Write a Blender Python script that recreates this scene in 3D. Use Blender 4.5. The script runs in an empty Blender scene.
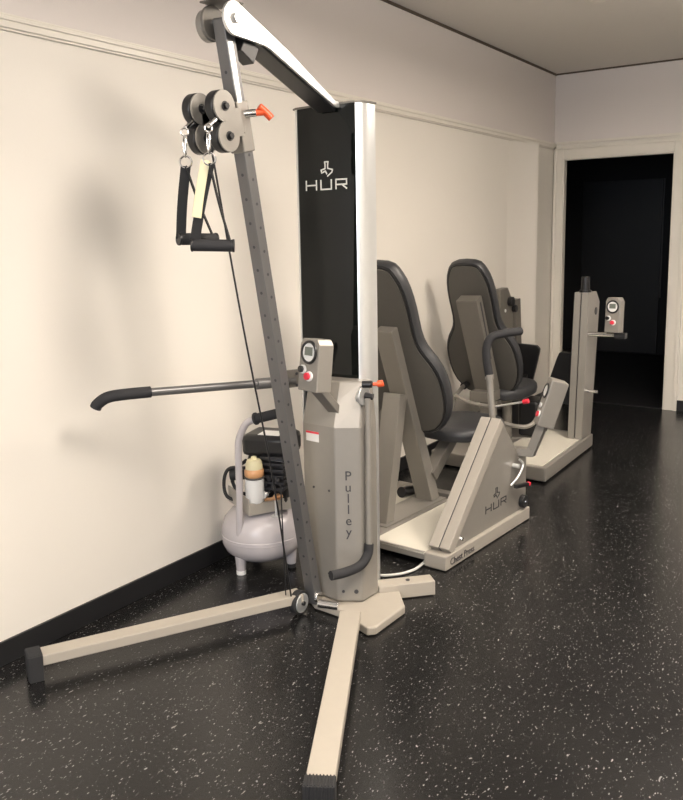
import bpy, bmesh, math, random
from mathutils import Vector, Matrix
random.seed(4)
S = bpy.context.scene
COL = S.collection
PI = math.pi

# ------------------------------------------------------------------ camera
yaw, pitch, roll, FPX, PY = 0.5937, 0.1610, -0.0183, 824.59, 369.8
cy, sy, cp_, sp = math.cos(yaw), math.sin(yaw), math.cos(pitch), math.sin(pitch)
fw = Vector((-sy*cp_, cy*cp_, -sp)); rt = Vector((cy, sy, 0)); up = rt.cross(fw)
rt, up = rt*math.cos(roll)+up*math.sin(roll), up*math.cos(roll)-rt*math.sin(roll)
cam_d = bpy.data.cameras.new('camera'); cam = bpy.data.objects.new('camera', cam_d); COL.objects.link(cam)
M = Matrix.Identity(4)
for i in range(3):
    M[i][0], M[i][1], M[i][2] = rt[i], up[i], -fw[i]
M.translation = Vector((2.5717, 0, 1.5))
cam.matrix_world = M
cam_d.sensor_fit = 'VERTICAL'; cam_d.sensor_height = 24; cam_d.lens = 24*FPX/800
cam_d.shift_y = -(400-PY)/800
cam_d.clip_start = .05
S.camera = cam

# ------------------------------------------------------------------ world, lamps, exposure
w = bpy.data.worlds.new('world'); S.world = w; w.use_nodes = True
w.node_tree.nodes['Background'].inputs[0].default_value = (1, .95, .9, 1)
w.node_tree.nodes['Background'].inputs[1].default_value = 0.0
S.view_settings.view_transform = 'Standard'; S.view_settings.look = 'None'
S.view_settings.exposure = 0.57; S.view_settings.gamma = 1
def area(name, loc, sx, sy_, power, color, rot=(0, 0, 0), spread=PI):
    d = bpy.data.lights.new(name, 'AREA'); d.shape = 'RECTANGLE'; d.size = sx; d.size_y = sy_
    d.energy = power; d.color = color; d.spread = spread
    o = bpy.data.objects.new(name, d); COL.objects.link(o); o.location = loc; o.rotation_euler = rot
    return o
WARM = (1, .90, .805)
for ly, pw, upw in ((2.0, 46, 34), (-.3, 34, 24), (-2.6, 30, 14), (4.3, 31, 50)):      # row of ceiling lamps, plus upward twins added to brighten the ceiling
    area('ceiling_lamp', (2.45, ly, 2.60), 1.1, .6, pw, WARM)
    area('ceiling_fill_up', (2.45, ly, 2.61), 1.1, .7, upw, WARM, rot=(PI, 0, 0))
area('cool_fill', (2.6, -3.4, 1.6), 2.6, 1.7, 72, (.80, .87, 1), rot=(math.radians(90), 0, 0))  # cool fill light added behind the camera to brighten the end wall

# ------------------------------------------------------------------ materials
def mat(name, col, rough=.5, metal=0., spec=.5, coat=0., noise=0., nscale=30., bump=0., bscale=200., alpha=None, trans=0.):
    m = bpy.data.materials.new(name); m.use_nodes = True
    nt = m.node_tree; b = nt.nodes['Principled BSDF']
    b.inputs['Base Color'].default_value = (*col, 1); b.inputs['Roughness'].default_value = rough
    b.inputs['Metallic'].default_value = metal; b.inputs['Specular IOR Level'].default_value = spec
    b.inputs['Coat Weight'].default_value = coat; b.inputs['Coat Roughness'].default_value = .05
    b.inputs['Transmission Weight'].default_value = trans
    tc = nt.nodes.new('ShaderNodeTexCoord')
    n = nt.nodes.new('ShaderNodeTexNoise'); n.inputs['Scale'].default_value = nscale; n.inputs['Detail'].default_value = 4
    nt.links.new(tc.outputs['Object'], n.inputs['Vector'])
    mx = nt.nodes.new('ShaderNodeMix'); mx.data_type = 'RGBA'
    k = max(noise, .02)
    mx.inputs['A'].default_value = (*[c*(1-k) for c in col], 1); mx.inputs['B'].default_value = (*[min(1, c*(1+k)) for c in col], 1)
    nt.links.new(n.outputs['Fac'], mx.inputs['Factor']); nt.links.new(mx.outputs['Result'], b.inputs['Base Color'])
    if bump:
        n2 = nt.nodes.new('ShaderNodeTexNoise'); n2.inputs['Scale'].default_value = bscale; n2.inputs['Detail'].default_value = 3
        nt.links.new(tc.outputs['Object'], n2.inputs['Vector'])
        bp = nt.nodes.new('ShaderNodeBump'); bp.inputs['Strength'].default_value = bump; bp.inputs['Distance'].default_value = .002
        nt.links.new(n2.outputs['Fac'], bp.inputs['Height']); nt.links.new(bp.outputs['Normal'], b.inputs['Normal'])
    return m

WALL = mat('wall_paint', (.79, .752, .685), .45, noise=.03, nscale=1.2, bump=.08, bscale=90)
WALLUP = mat('upper_wall_paint', (.75, .70, .665), .5, noise=.03, nscale=1.2, bump=.08, bscale=90)
CEIL = mat('ceiling_paint', (.78, .745, .69), .8, noise=.02, bump=.05)
TRIM = mat('white_gloss_trim', (.78, .74, .66), .3)
GAP = mat('shadow_gap_brown', (.10, .075, .05), .7)
BASEB = mat('black_baseboard', (.015, .015, .016), .4)
PAINT = mat('champagne_grey_paint', (.275, .258, .230), .32, metal=.25, noise=.03)
PAINTD = mat('taupe_paint', (.175, .163, .143), .38, metal=.25, noise=.03)
POST = mat('steel_grey_paint', (.155, .153, .152), .36, metal=.5, noise=.04)
STAND = mat('beige_stand_paint', (.345, .318, .275), .36, noise=.03)
LEGP = mat('cream_leg_paint', (.39, .355, .30), .4, noise=.03)
SHEET = mat('cream_platform_sheet', (.70, .67, .58), .22, noise=.02)
SILVER = mat('brushed_silver', (.80, .81, .80), .28, metal=.75, noise=.02)
CHROME = mat('chrome', (.8, .8, .8), .12, metal=1)
BLKGLOSS = mat('black_acrylic', (.004, .005, .0045), .05, spec=.3)
BLK = mat('black_plastic', (.012, .012, .013), .35, noise=.1)
RUB = mat('black_rubber', (.02, .02, .021), .7, noise=.15, bump=.2)
FOAM = mat('charcoal_foam_grip', (.02, .02, .022), .8, noise=.15, bump=.2)
VINYL = mat('charcoal_vinyl', (.032, .033, .036), .45, noise=.08, bump=.1)
SHELL = mat('grey_shell_plastic', (.088, .083, .074), .45, noise=.05)
ORANGE = mat('orange_plastic', (.75, .10, .03), .35)
RED = mat('red_plastic', (.75, .03, .06), .35)
WHITE = mat('white_plastic', (.8, .8, .78), .35)
LCD = mat('grey_lcd', (.16, .18, .15), .3)
INK = mat('dark_ink', (.04, .04, .045), .5)
LTINK = mat('silver_ink', (.62, .62, .58), .4)
TANK = mat('lilac_grey_enamel', (.50, .47, .48), .25, noise=.02)
AMBER = mat('amber_plastic', (.68, .36, .17), .3, noise=.1)
CREAM = mat('cream_plastic', (.72, .66, .42), .4)
BRASS = mat('brass', (.6, .36, .2), .3, metal=.9)
STRAP = mat('black_webbing', (.012, .012, .013), .8, noise=.2, bump=.4, bscale=400)
DARKW = mat('corridor_wall_shade', (.02, .021, .022), .8)  # near-black colour stands in for the shade of the unlit room
DARKF = mat('corridor_floor_shade', (.012, .012, .013), .5)  # darkness of the unlit room put into the floor colour
SPARK = mat('pale_plastic_cable', (.6, .6, .57), .4)

def floor_mat():
    m = bpy.data.materials.new('black_speckled_floor'); m.use_nodes = True
    nt = m.node_tree; N = nt.nodes; L = nt.links; b = N['Principled BSDF']; b.inputs['Specular IOR Level'].default_value = .4
    tc = N.new('ShaderNodeTexCoord')
    def flecks(scale, thr, size, rot):
        mp = N.new('ShaderNodeMapping'); mp.inputs['Scale'].default_value = (scale, scale*.45, scale); mp.inputs['Rotation'].default_value = (0, 0, rot)
        L.new(tc.outputs['Object'], mp.inputs['Vector'])
        nz = N.new('ShaderNodeTexNoise'); nz.inputs['Scale'].default_value = 14
        L.new(tc.outputs['Object'], nz.inputs['Vector'])
        ad = N.new('ShaderNodeVectorMath'); ad.operation = 'MULTIPLY_ADD'
        L.new(nz.outputs['Color'], ad.inputs[0]); ad.inputs[1].default_value = (3.5, 3.5, 0); L.new(mp.outputs[0], ad.inputs[2])
        v = N.new('ShaderNodeTexVoronoi'); v.inputs['Scale'].default_value = 1
        L.new(ad.outputs[0], v.inputs['Vector'])
        sx = N.new('ShaderNodeSeparateColor'); L.new(v.outputs['Color'], sx.inputs[0])
        g = N.new('ShaderNodeMath'); g.operation = 'GREATER_THAN'; L.new(sx.outputs[0], g.inputs[0]); g.inputs[1].default_value = thr
        sz = N.new('ShaderNodeMath'); sz.operation = 'MULTIPLY'; L.new(sx.outputs[1], sz.inputs[0]); sz.inputs[1].default_value = size
        l = N.new('ShaderNodeMath'); l.operation = 'LESS_THAN'; L.new(v.outputs['Distance'], l.inputs[0]); L.new(sz.outputs[0], l.inputs[1])
        a = N.new('ShaderNodeMath'); a.operation = 'MULTIPLY'; L.new(g.outputs[0], a.inputs[0]); L.new(l.outputs[0], a.inputs[1])
        c = N.new('ShaderNodeMath'); c.operation = 'MULTIPLY'; L.new(a.outputs[0], c.inputs[0]); L.new(sx.outputs[2], c.inputs[1])
        return c
    f1 = flecks(150, .66, .36, .5); f2 = flecks(210, .6, .38, -1.0); f3 = flecks(80, .86, .26, 1.9)
    s1 = N.new('ShaderNodeMath'); s1.operation = 'ADD'; L.new(f1.outputs[0], s1.inputs[0]); L.new(f2.outputs[0], s1.inputs[1])
    s2 = N.new('ShaderNodeMath'); s2.operation = 'ADD'; s2.use_clamp = True; L.new(s1.outputs[0], s2.inputs[0]); L.new(f3.outputs[0], s2.inputs[1])
    n = N.new('ShaderNodeTexNoise'); n.inputs['Scale'].default_value = 2.5; n.inputs['Detail'].default_value = 6; L.new(tc.outputs['Object'], n.inputs['Vector'])
    base = N.new('ShaderNodeMix'); base.data_type = 'RGBA'; base.inputs['A'].default_value = (.006, .006, .0065, 1); base.inputs['B'].default_value = (.017, .0165, .016, 1)
    L.new(n.outputs['Fac'], base.inputs['Factor'])
    mx = N.new('ShaderNodeMix'); mx.data_type = 'RGBA'; mx.inputs['B'].default_value = (.19, .185, .18, 1)
    L.new(s2.outputs[0], mx.inputs['Factor']); L.new(base.outputs['Result'], mx.inputs['A']); L.new(mx.outputs['Result'], b.inputs['Base Color'])
    rr = N.new('ShaderNodeMapRange'); L.new(n.outputs['Fac'], rr.inputs[0]); rr.inputs[3].default_value = .17; rr.inputs[4].default_value = .30
    L.new(rr.outputs[0], b.inputs['Roughness'])
    n2 = N.new('ShaderNodeTexNoise'); n2.inputs['Scale'].default_value = 60; n2.inputs['Detail'].default_value = 2; L.new(tc.outputs['Object'], n2.inputs['Vector'])
    bp = N.new('ShaderNodeBump'); bp.inputs['Strength'].default_value = .12; bp.inputs['Distance'].default_value = .002
    L.new(n2.outputs['Fac'], bp.inputs['Height']); L.new(bp.outputs['Normal'], b.inputs['Normal'])
    return m
FLOOR = floor_mat()

# ------------------------------------------------------------------ mesh helpers
def V(*a): return Vector(a)
def face(bm, vs):
    try: bm.faces.new(vs)
    except ValueError: pass
def box(bm, lo, hi):
    x0, y0, z0 = lo; x1, y1, z1 = hi
    v = [bm.verts.new(p) for p in ((x0,y0,z0),(x1,y0,z0),(x1,y1,z0),(x0,y1,z0),(x0,y0,z1),(x1,y0,z1),(x1,y1,z1),(x0,y1,z1))]
    for f in ((0,3,2,1),(4,5,6,7),(0,1,5,4),(1,2,6,5),(2,3,7,6),(3,0,4,7)): bm.faces.new([v[i] for i in f])
def obox(bm, c, ax, ay, az):
    """box about centre c with half-axis vectors"""
    c, ax, ay, az = map(Vector, (c, ax, ay, az)); v = []
    for k in (-1, 1):
        for i, j in ((-1,-1),(1,-1),(1,1),(-1,1)): v.append(bm.verts.new(c+ax*i+ay*j+az*k))
    for f in ((0,3,2,1),(4,5,6,7),(0,1,5,4),(1,2,6,5),(2,3,7,6),(3,0,4,7)): bm.faces.new([v[i] for i in f])
def beam(bm, p0, p1, side, wid, dep, wid1=None, dep1=None):
    """bar p0-p1; side = direction of its width; dep = thickness the other way"""
    p0, p1 = Vector(p0), Vector(p1); d = (p1-p0).normalized(); s = Vector(side); s = (s-d*s.dot(d)).normalized(); t = d.cross(s)
    v = []
    for p, W, D in ((p0, wid, dep), (p1, wid1 or wid, dep1 or dep)):
        for i, j in ((-1,-1),(1,-1),(1,1),(-1,1)): v.append(bm.verts.new(p+s*i*W/2+t*j*D/2))
    for f in ((0,3,2,1),(4,5,6,7),(0,1,5,4),(1,2,6,5),(2,3,7,6),(3,0,4,7)): bm.faces.new([v[i] for i in f])
def prism(bm, pts, off):
    """closed polygon (3-D points) extruded along off"""
    off = Vector(off); a = [bm.verts.new(p) for p in pts]; b = [bm.verts.new(Vector(p)+off) for p in pts]
    n = len(a); bm.faces.new(a); bm.faces.new(b[::-1])
    for i in range(n): bm.faces.new((a[i], b[i], b[(i+1) % n], a[(i+1) % n]))
def frame(d):
    d = Vector(d).normalized(); a = V(0,0,1) if abs(d.z) < .9 else V(1,0,0)
    u = d.cross(a).normalized(); return u, d.cross(u).normalized()
def cyl(bm, p0, p1, r, r1=None, seg=24):
    p0, p1 = Vector(p0), Vector(p1); r1 = r if r1 is None else r1; u, v = frame(p1-p0); A = []; B = []
    for i in range(seg):
        a = 2*PI*i/seg; w_ = u*math.cos(a)+v*math.sin(a); A.append(bm.verts.new(p0+w_*r)); B.append(bm.verts.new(p1+w_*r1))
    for i in range(seg): bm.faces.new((A[i], A[(i+1)%seg], B[(i+1)%seg], B[i]))
    bm.faces.new(A[::-1]); bm.faces.new(B)
def smooth_path(pts, n=8):
    P = [Vector(p) for p in pts]; P = [P[0]*2-P[1]]+P+[P[-1]*2-P[-2]]; out = []
    for i in range(1, len(P)-2):
        a, b, c, d = P[i-1:i+3]
        for k in range(n):
            t = k/n; out.append(.5*((2*b)+(c-a)*t+(2*a-5*b+4*c-d)*t*t+(3*b-a-3*c+d)*t**3))
    out.append(P[-2]); return out
def tube(bm, pts, r, seg=14, smooth=True, n=8, flat=None):
    P = smooth_path(pts, n) if smooth else [Vector(p) for p in pts]
    u = None; rings = []
    for i, p in enumerate(P):
        d = (P[min(i+1, len(P)-1)]-P[max(i-1, 0)]).normalized()
        if u is None: u = frame(d)[0]
        u = (u-d*u.dot(d)).normalized(); v = d.cross(u)
        rings.append([bm.verts.new(p+(u*math.cos(2*PI*k/seg)+v*math.sin(2*PI*k/seg))*r) for k in range(seg)])
    for a, b in zip(rings, rings[1:]):
        for k in range(seg): bm.faces.new((a[k], a[(k+1)%seg], b[(k+1)%seg], b[k]))
    bm.faces.new(rings[0][::-1]); bm.faces.new(rings[-1])
def ribbon(bm, pts, side, wid, th):
    P = smooth_path(pts, 6); side = Vector(side).normalized(); rings = []
    for i, p in enumerate(P):
        d = (P[min(i+1, len(P)-1)]-P[max(i-1, 0)]).normalized(); s = (side-d*side.dot(d)).normalized(); t = d.cross(s)
        rings.append([bm.verts.new(p+s*i_*wid/2+t*j_*th/2) for i_, j_ in ((-1,-1),(1,-1),(1,1),(-1,1))])
    for a, b in zip(rings, rings[1:]):
        for k in range(4): bm.faces.new((a[k], a[(k+1)%4], b[(k+1)%4], b[k]))
    bm.faces.new(rings[0][::-1]); bm.faces.new(rings[-1])
def lathe(bm, c, prof, seg=40):
    c = Vector(c); R = []
    for r, z in prof: R.append([bm.verts.new(c+V(r*math.cos(2*PI*k/seg), r*math.sin(2*PI*k/seg), z)) for k in range(seg)])
    for a, b in zip(R, R[1:]):
        for k in range(seg): bm.faces.new((a[k], a[(k+1)%seg], b[(k+1)%seg], b[k]))
    bm.faces.new(R[0][::-1]); bm.faces.new(R[-1])
def ring(bm, c, nrm, R_, r, seg=28, sx=1., sz=1.):
    c = Vector(c); u, v = frame(nrm); nrm = Vector(nrm).normalized(); rr = []
    for i in range(seg):
        a = 2*PI*i/seg; q = u*math.cos(a)*sx+v*math.sin(a)*sz
        rr.append([bm.verts.new(c+q*R_+(q*math.cos(2*PI*k/8)+nrm*math.sin(2*PI*k/8))*r) for k in range(8)])
    for i in range(seg):
        a, b = rr[i], rr[(i+1)%seg]
        for k in range(8): bm.faces.new((a[k], a[(k+1)%8], b[(k+1)%8], b[k]))

class T:
    """a thing: an Empty at its base; parts are authored in place and stored relative to it"""
    def __init__(s, name, label, cat, loc, rz=0., group=None):
        s.o = bpy.data.objects.new(name, None); COL.objects.link(s.o); s.o.empty_display_size = .1
        s.o.location = loc; s.o.rotation_euler = (0, 0, rz)
        s.o['label'] = label; s.o['category'] = cat
        if group: s.o['group'] = group
        s.inv = (Matrix.Translation(loc) @ Matrix.Rotation(rz, 4, 'Z')).inverted()
    def part(s, name, m, fn, bev=0., sm=False, parent=None, label=None):
        return mk(name, m, fn, bev, sm, parent or s.o, s.inv, label)
def mk(name, m, fn, bev=0., sm=False, parent=None, inv=None, label=None):
    bm = bmesh.new(); fn(bm)
    bmesh.ops.recalc_face_normals(bm, faces=bm.faces)
    if inv: bm.transform(inv)
    me = bpy.data.meshes.new(name); bm.to_mesh(me); bm.free(); me.materials.append(m)
    o = bpy.data.objects.new(name, me); COL.objects.link(o)
    if parent: o.parent = parent
    if sm:
        me.polygons.foreach_set('use_smooth', [True]*len(me.polygons))
        me.set_sharp_from_angle(angle=math.radians(40))
    if bev:
        b = o.modifiers.new('bevel', 'BEVEL'); b.width = bev; b.segments = 2; b.limit_method = 'ANGLE'; b.angle_limit = math.radians(35)
    if label: o['label'] = label
    return o
def single(name, m, fn, label, cat, bev=0., sm=False, group=None):
    bm = bmesh.new(); fn(bm); o = mk(name, m, fn, bev, sm); bm.free()
    o['label'] = label; o['category'] = cat
    if group: o['group'] = group
    return o
def struct(name, m, fn, bev=0., parent=None, kind=True):
    o = mk(name, m, fn, bev, False, parent)
    if kind: o['kind'] = 'structure'
    return o
def text_bm(s, size, ex=.0006, sx=1.):
    cu = bpy.data.curves.new('lettering', 'FONT'); cu.body = s; cu.size = size; cu.extrude = ex; cu.align_x = 'CENTER'; cu.align_y = 'CENTER'
    o = bpy.data.objects.new('lettering', cu); COL.objects.link(o)
    dg = bpy.context.evaluated_depsgraph_get(); dg.update()
    me = bpy.data.meshes.new_from_object(o.evaluated_get(dg)); bpy.data.objects.remove(o)
    return me
def put_text(bm, s, size, c, right, upv, sx=1.):
    """flat lettering centred at c, reading along right, letter tops along upv"""
    right = Vector(right).normalized(); upv = Vector(upv); upv = (upv-right*upv.dot(right)).normalized(); n = right.cross(upv)
    me = text_bm(s, size); Mx = Matrix.Identity(4)
    for i in range(3): Mx[i][0], Mx[i][1], Mx[i][2], Mx[i][3] = right[i]*sx, upv[i], n[i], Vector(c)[i]
    me.transform(Mx); bm.from_mesh(me); bpy.data.meshes.remove(me)
def strokes(bm, lines, c, right, upv, w_, th=.0012):
    """line drawing on a face: lines are lists of (u, v) in metres"""
    right = Vector(right).normalized(); upv = Vector(upv).normalized(); n = right.cross(upv); c = Vector(c)
    for ln in lines:
        for (a, b), (d, e) in zip(ln, ln[1:]):
            p, q = c+right*a+upv*b, c+right*d+upv*e; dd = (q-p).normalized()
            beam(bm, p-dd*w_*.4, q+dd*w_*.4, dd.cross(n), w_, th)
H_ = [[(0,0),(0,1)],[(1,0),(1,1)],[(0,.5),(1,.5)]]
U_ = [[(0,1),(0,0),(1,0),(1,1)]]
R__ = [[(0,0),(0,1),(1,1),(1,.45),(.0,.45)],[(.55,.45),(1,0)]]
FIG = [[(-.45,.05),(-.5,.3),(-.12,.42),(-.12,.75),(-.16,1.0),(.16,1.0),(.12,.75),(.12,.42),(.55,.3),(.5,.08),(.1,-.25)],[(-.45,.05),(-.1,.2),(.02,-.05)]]
def hur(bm, c, right, upv, wd, ht, sw):
    """three wide letters with the small outlined figure above"""
    for k, g in enumerate((H_, U_, R__)):
        x0 = (-.5+k*.36)*wd
        strokes(bm, [[(x0+a*.25*wd, b*ht) for a, b in l] for l in g], c, right, upv, sw)
    strokes(bm, [[(a*.26*wd, ht*1.75+b*ht*1.25) for a, b in l] for l in FIG], c, right, upv, sw*.9)

# ------------------------------------------------------------------ the room
D, ZC, ZR = 7.188, 2.8375, 2.2594
DX0, DX1, DH = .088, 1.005, 2.1206
XR, YB = 5.6, -3.6
struct('floor', FLOOR, lambda bm: box(bm, (-.15, YB-.15, -.1), (XR+.15, D+.07, 0)))
struct('ceiling', CEIL, lambda bm: box(bm, (-.15, YB-.15, ZC), (XR+.15, D+.15, ZC+.1)))
struct('wall_left', WALL, lambda bm: box(bm, (-.15, YB, 0), (0, D, ZR)))
struct('wall_left_upper', WALLUP, lambda bm: box(bm, (-.15, YB, ZR), (0, D, ZC)))
def wend(bm):
    box(bm, (-.15, D, 0), (DX0, D+.05, DH)); box(bm, (DX1, D, 0), (XR+.15, D+.05, DH)); box(bm, (-.15, D, DH), (XR+.15, D+.05, ZR))
struct('wall_end', WALL, wend)
struct('wall_end_upper', WALLUP, lambda bm: box(bm, (-.15, D, ZR), (XR+.15, D+.15, ZC)))
struct('wall_right', WALL, lambda bm: box(bm, (XR, YB, 0), (XR+.15, D, ZC)))
struct('wall_back', WALL, lambda bm: box(bm, (-.15, YB-.15, 0), (XR+.15, YB, ZC)))
def rail_l(bm):
    box(bm, (0, YB, 2.205), (.010, D, 2.262)); box(bm, (.010, YB, 2.213), (.018, D, 2.252)); box(bm, (.018, YB, 2.236), (.024, D, 2.250))
struct('trim_1', TRIM, rail_l, .003)
struct('trim_2', TRIM, lambda bm: box(bm, (.024, D-.012, 2.245), (XR, D, 2.268)), .003)
struct('trim_3', GAP, lambda bm: box(bm, (0, YB, ZC-.014), (.012, D, ZC)))
struct('trim_4', GAP, lambda bm: box(bm, (.012, D-.012, ZC-.012), (XR, D, ZC)))
struct('baseboard_left', BASEB, lambda bm: box(bm, (0, YB, 0), (.012, D-.02, .088)), .002)
struct('baseboard_end', BASEB, lambda bm: box(bm, (1.11, D-.014, 0), (XR, D, .09)), .002)
# added bump on the left wall, curved to catch light as a bluish strip
def light_bump(bm):
    pts = [(0, 6.16), (.006, 6.22), (.022, 6.32), (.050, 6.43), (.085, 6.52), (.098, 6.55), (.098, 6.56), (0, 6.56)]
    prism(bm, [(x, y, .09) for x, y in pts], (0, 0, 2.205-.09))
o = struct('light_catch_bump', WALL, light_bump); 
for p in o.data.polygons: p.use_smooth = True
o.data.set_sharp_from_angle(angle=math.radians(30))
# door frame
def arch(bm):
    for a, b in ((DX0-.080, DX0), (DX1, DX1+.105)):
        box(bm, (a, D-.018, 0), (b, D, DH+.11))
    box(bm, (DX0, D-.018, DH), (DX1, D, DH+.11))
dr = struct('door_1', TRIM, arch, .004)
def arch2(bm):
    for a, b in ((DX0-.080, DX0-.055), (DX1+.075, DX1+.105)): box(bm, (a, D-.03, 0), (b, D-.018, DH+.11))
    box(bm, (DX0-.080, D-.03, DH+.08), (DX1+.105, D-.018, DH+.11))
mk('outer_moulding', TRIM, arch2, .003, parent=dr)
def jamb(bm):
    box(bm, (DX0-.001, D-.010, 0), (DX0+.010, D+.055, DH)); box(bm, (DX1-.010, D-.010, 0), (DX1+.001, D+.055, DH)); box(bm, (DX0+.010, D-.010, DH-.010), (DX1-.010, D+.055, DH+.001))
mk('jamb', TRIM, jamb, .002, parent=dr)
mk('strike_plate', BLK, lambda bm: box(bm, (DX1-.0135, D+.01, 1.0), (DX1-.0105, D+.03, 1.12)), parent=dr)
mk('threshold', BASEB, lambda bm: box(bm, (DX0+.012, D-.005, 0), (DX1-.012, D+.05, .006)), parent=dr)
# unlit room beyond
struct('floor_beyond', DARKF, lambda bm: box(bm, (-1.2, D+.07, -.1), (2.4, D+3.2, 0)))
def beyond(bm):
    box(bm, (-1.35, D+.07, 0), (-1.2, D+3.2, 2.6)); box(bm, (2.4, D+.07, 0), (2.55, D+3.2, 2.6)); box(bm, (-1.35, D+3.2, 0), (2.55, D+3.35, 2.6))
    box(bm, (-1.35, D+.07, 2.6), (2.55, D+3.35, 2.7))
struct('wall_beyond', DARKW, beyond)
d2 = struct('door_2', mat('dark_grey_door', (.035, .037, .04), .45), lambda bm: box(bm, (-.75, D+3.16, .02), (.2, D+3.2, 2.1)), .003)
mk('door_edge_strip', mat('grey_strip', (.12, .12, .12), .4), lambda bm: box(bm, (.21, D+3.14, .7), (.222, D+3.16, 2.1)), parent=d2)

t = T('smoke_detector', 'small round white detector at the top edge of the picture on the ceiling', 'smoke detector', (1.0, 5.075, ZC))
t.part('housing', TRIM, lambda bm: (cyl(bm, (1.0, 5.075, ZC), (1.0, 5.075, ZC-.012), .052, .05), cyl(bm, (1.0, 5.075, ZC-.012), (1.0, 5.075, ZC-.020), .04, .032)), .003, True)

# ------------------------------------------------------------------ cable pulley machine
pm = T('cable_pulley_machine', 'tall black and silver cable pulley tower with slanted drilled post on spread floor legs', 'exercise machine', (.70, 2.78, 0))
P = pm.part
# tower
def arc_prof(pts, z0, z1):
    return lambda bm: prism(bm, [(x, y, z0) for x, y in pts], (0, 0, z1-z0))
P('tower_core', BLK, lambda bm: box(bm, (.522, 2.745, .04), (.828, 2.818, 1.99)))
P('front_cover', BLKGLOSS, arc_prof([(.533, 2.746), (.533, 2.737), (.58, 2.729), (.67, 2.724), (.77, 2.726), (.812, 2.733), (.812, 2.746)], .90, 1.998), 0, True, label='glossy black front panel')
P('side_profile', SILVER, arc_prof([(.811, 2.746), (.812, 2.731), (.824, 2.737), (.836, 2.752), (.843, 2.775), (.846, 2.80), (.847, 2.82), (.829, 2.82), (.829, 2.746)], .035, 2.0), 0, True, label='bright silver side profile')
P('side_profile', SILVER, arc_prof([(.534, 2.746), (.533, 2.733), (.524, 2.735), (.515, 2.75), (.510, 2.79), (.510, 2.82), (.523, 2.82), (.523, 2.746)], .035, 2.0), 0, True, label='bright silver side profile')
P('top_cap', PAINTD, lambda bm: prism(bm, [(x, y, 1.998) for x, y in ((.506, 2.825), (.506, 2.745), (.53, 2.728), (.67, 2.718), (.81, 2.726), (.838, 2.748), (.851, 2.79), (.851, 2.825))], (0, 0, .008)), .002)
P('logo', LTINK, lambda bm: hur(bm, (.680, 2.7230, 1.682), (1, -.01, 0), (0, 0, 1), .200, .035, .0058), label='silver letters and figure outline')
# lower casing
lo = [(.598, 2.745), (.618, 2.606), (.786, 2.585), (.876, 2.637), (.884, 2.745)]
hi = [(.598, 2.745), (.615, 2.665), (.775, 2.650), (.858, 2.690), (.866, 2.745)]
def casing(bm):
    L = []
    for z, pl in ((.042, lo), (.76, lo), (.86, [(a*.45+c*.55, b*.45+d*.55) for (a, b), (c, d) in zip(lo, hi)]), (.935, hi)):
        L.append([bm.verts.new((x, y, z)) for x, y in pl])
    for a, b in zip(L, L[1:]):
        for k in range(5): bm.faces.new((a[k], a[(k+1)%5], b[(k+1)%5], b[k]))
    bm.faces.new(L[0][::-1]); bm.faces.new(L[-1])
cas = P('lower_casing', PAINT, casing, .006)
cr = (V(.876, 2.637, 0)-V(.786, 2.585, 0)).normalized(); cn = V(cr.y, -cr.x, 0)
for i, ch in enumerate('Pulley'):
    P('letter', INK, lambda bm: put_text(bm, ch, .054, V(.831, 2.611, .565-i*.046)+cn*.0015, cr, (0, 0, 1)), parent=cas)
fr = (V(.786, 2.585, 0)-V(.618, 2.606, 0)).normalized(); fn_ = V(fr.y, -fr.x, 0)
def stick(z0, z1, off=.001):
    def f(bm):
        c = V(.672, 2.5993, (z0+z1)/2)+fn_*off; obox(bm, c, fr*.034, fn_*.0006, (0, 0, (z1-z0)/2))
    return f
P('sticker', WHITE, stick(.690, .722), parent=cas)
P('sticker_band', RED, stick(.722, .730), parent=cas)
for x, z in ((.672, .50), (.755, .50), (.745, .15)):
    sc = V(x, 2.606-(x-.618)*.125, z)
    P('screw', INK, lambda bm: cyl(bm, sc+fn_*-.002, sc+fn_*.002, .005, seg=10), parent=cas)
for q_, rr_ in ((.25, .006), (.75, .009)):
    sc = V(.786, 2.585, .085).lerp(V(.876, 2.637, .085), q_)
    P('screw', INK, lambda bm: cyl(bm, sc-cn*.002, sc+cn*.003, rr_, seg=12), parent=cas)
# base and legs
P('base_plate', LEGP, lambda bm: prism(bm, [(x, y, .004) for x, y in ((.60, 2.62), (.70, 2.545), (.86, 2.53), (.905, 2.50), (1.005, 2.462), (1.03, 2.485), (1.035, 2.70), (.93, 2.83), (.56, 2.90), (.56, 2.70))], (0, 0, .034)), .006)
def leg_thing(p0, p1, wd=.072):
    p0, p1 = V(*p0), V(*p1); d = (p1-p0).normalized(); s = V(-d.y, d.x, 0)
    lg = P('leg', LEGP, lambda bm: beam(bm, p0, p1-d*.02, s, .04, wd), .004) if False else P('leg', LEGP, lambda bm: obox(bm, (p0+p1)/2+V(0, 0, .072), (p1-p0)/2, s*wd/2, (0, 0, .019)), .004)
    def cap(bm):
        obox(bm, p1+d*.022+V(0, 0, .047), d*.024, s*(wd/2+.003), (0, 0, .047))
        for i in range(9):
            c = p1+d*.022+s*(i-4)*(wd+.004)/9; obox(bm, c+V(0, 0, .095), d*.024, s*.0022, (0, 0, .003))
            obox(bm, c+d*.024+V(0, 0, .05), d*.003, s*.0022, (0, 0, .045))
    P('leg_cap', RUB, cap, .002, parent=lg, label='ribbed black foot cap')
leg_thing((.935, 2.455, 0), (1.402, 1.598, 0), .079)
leg_thing((.665, 2.50, 0), (.190, 1.625, 0))
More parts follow.
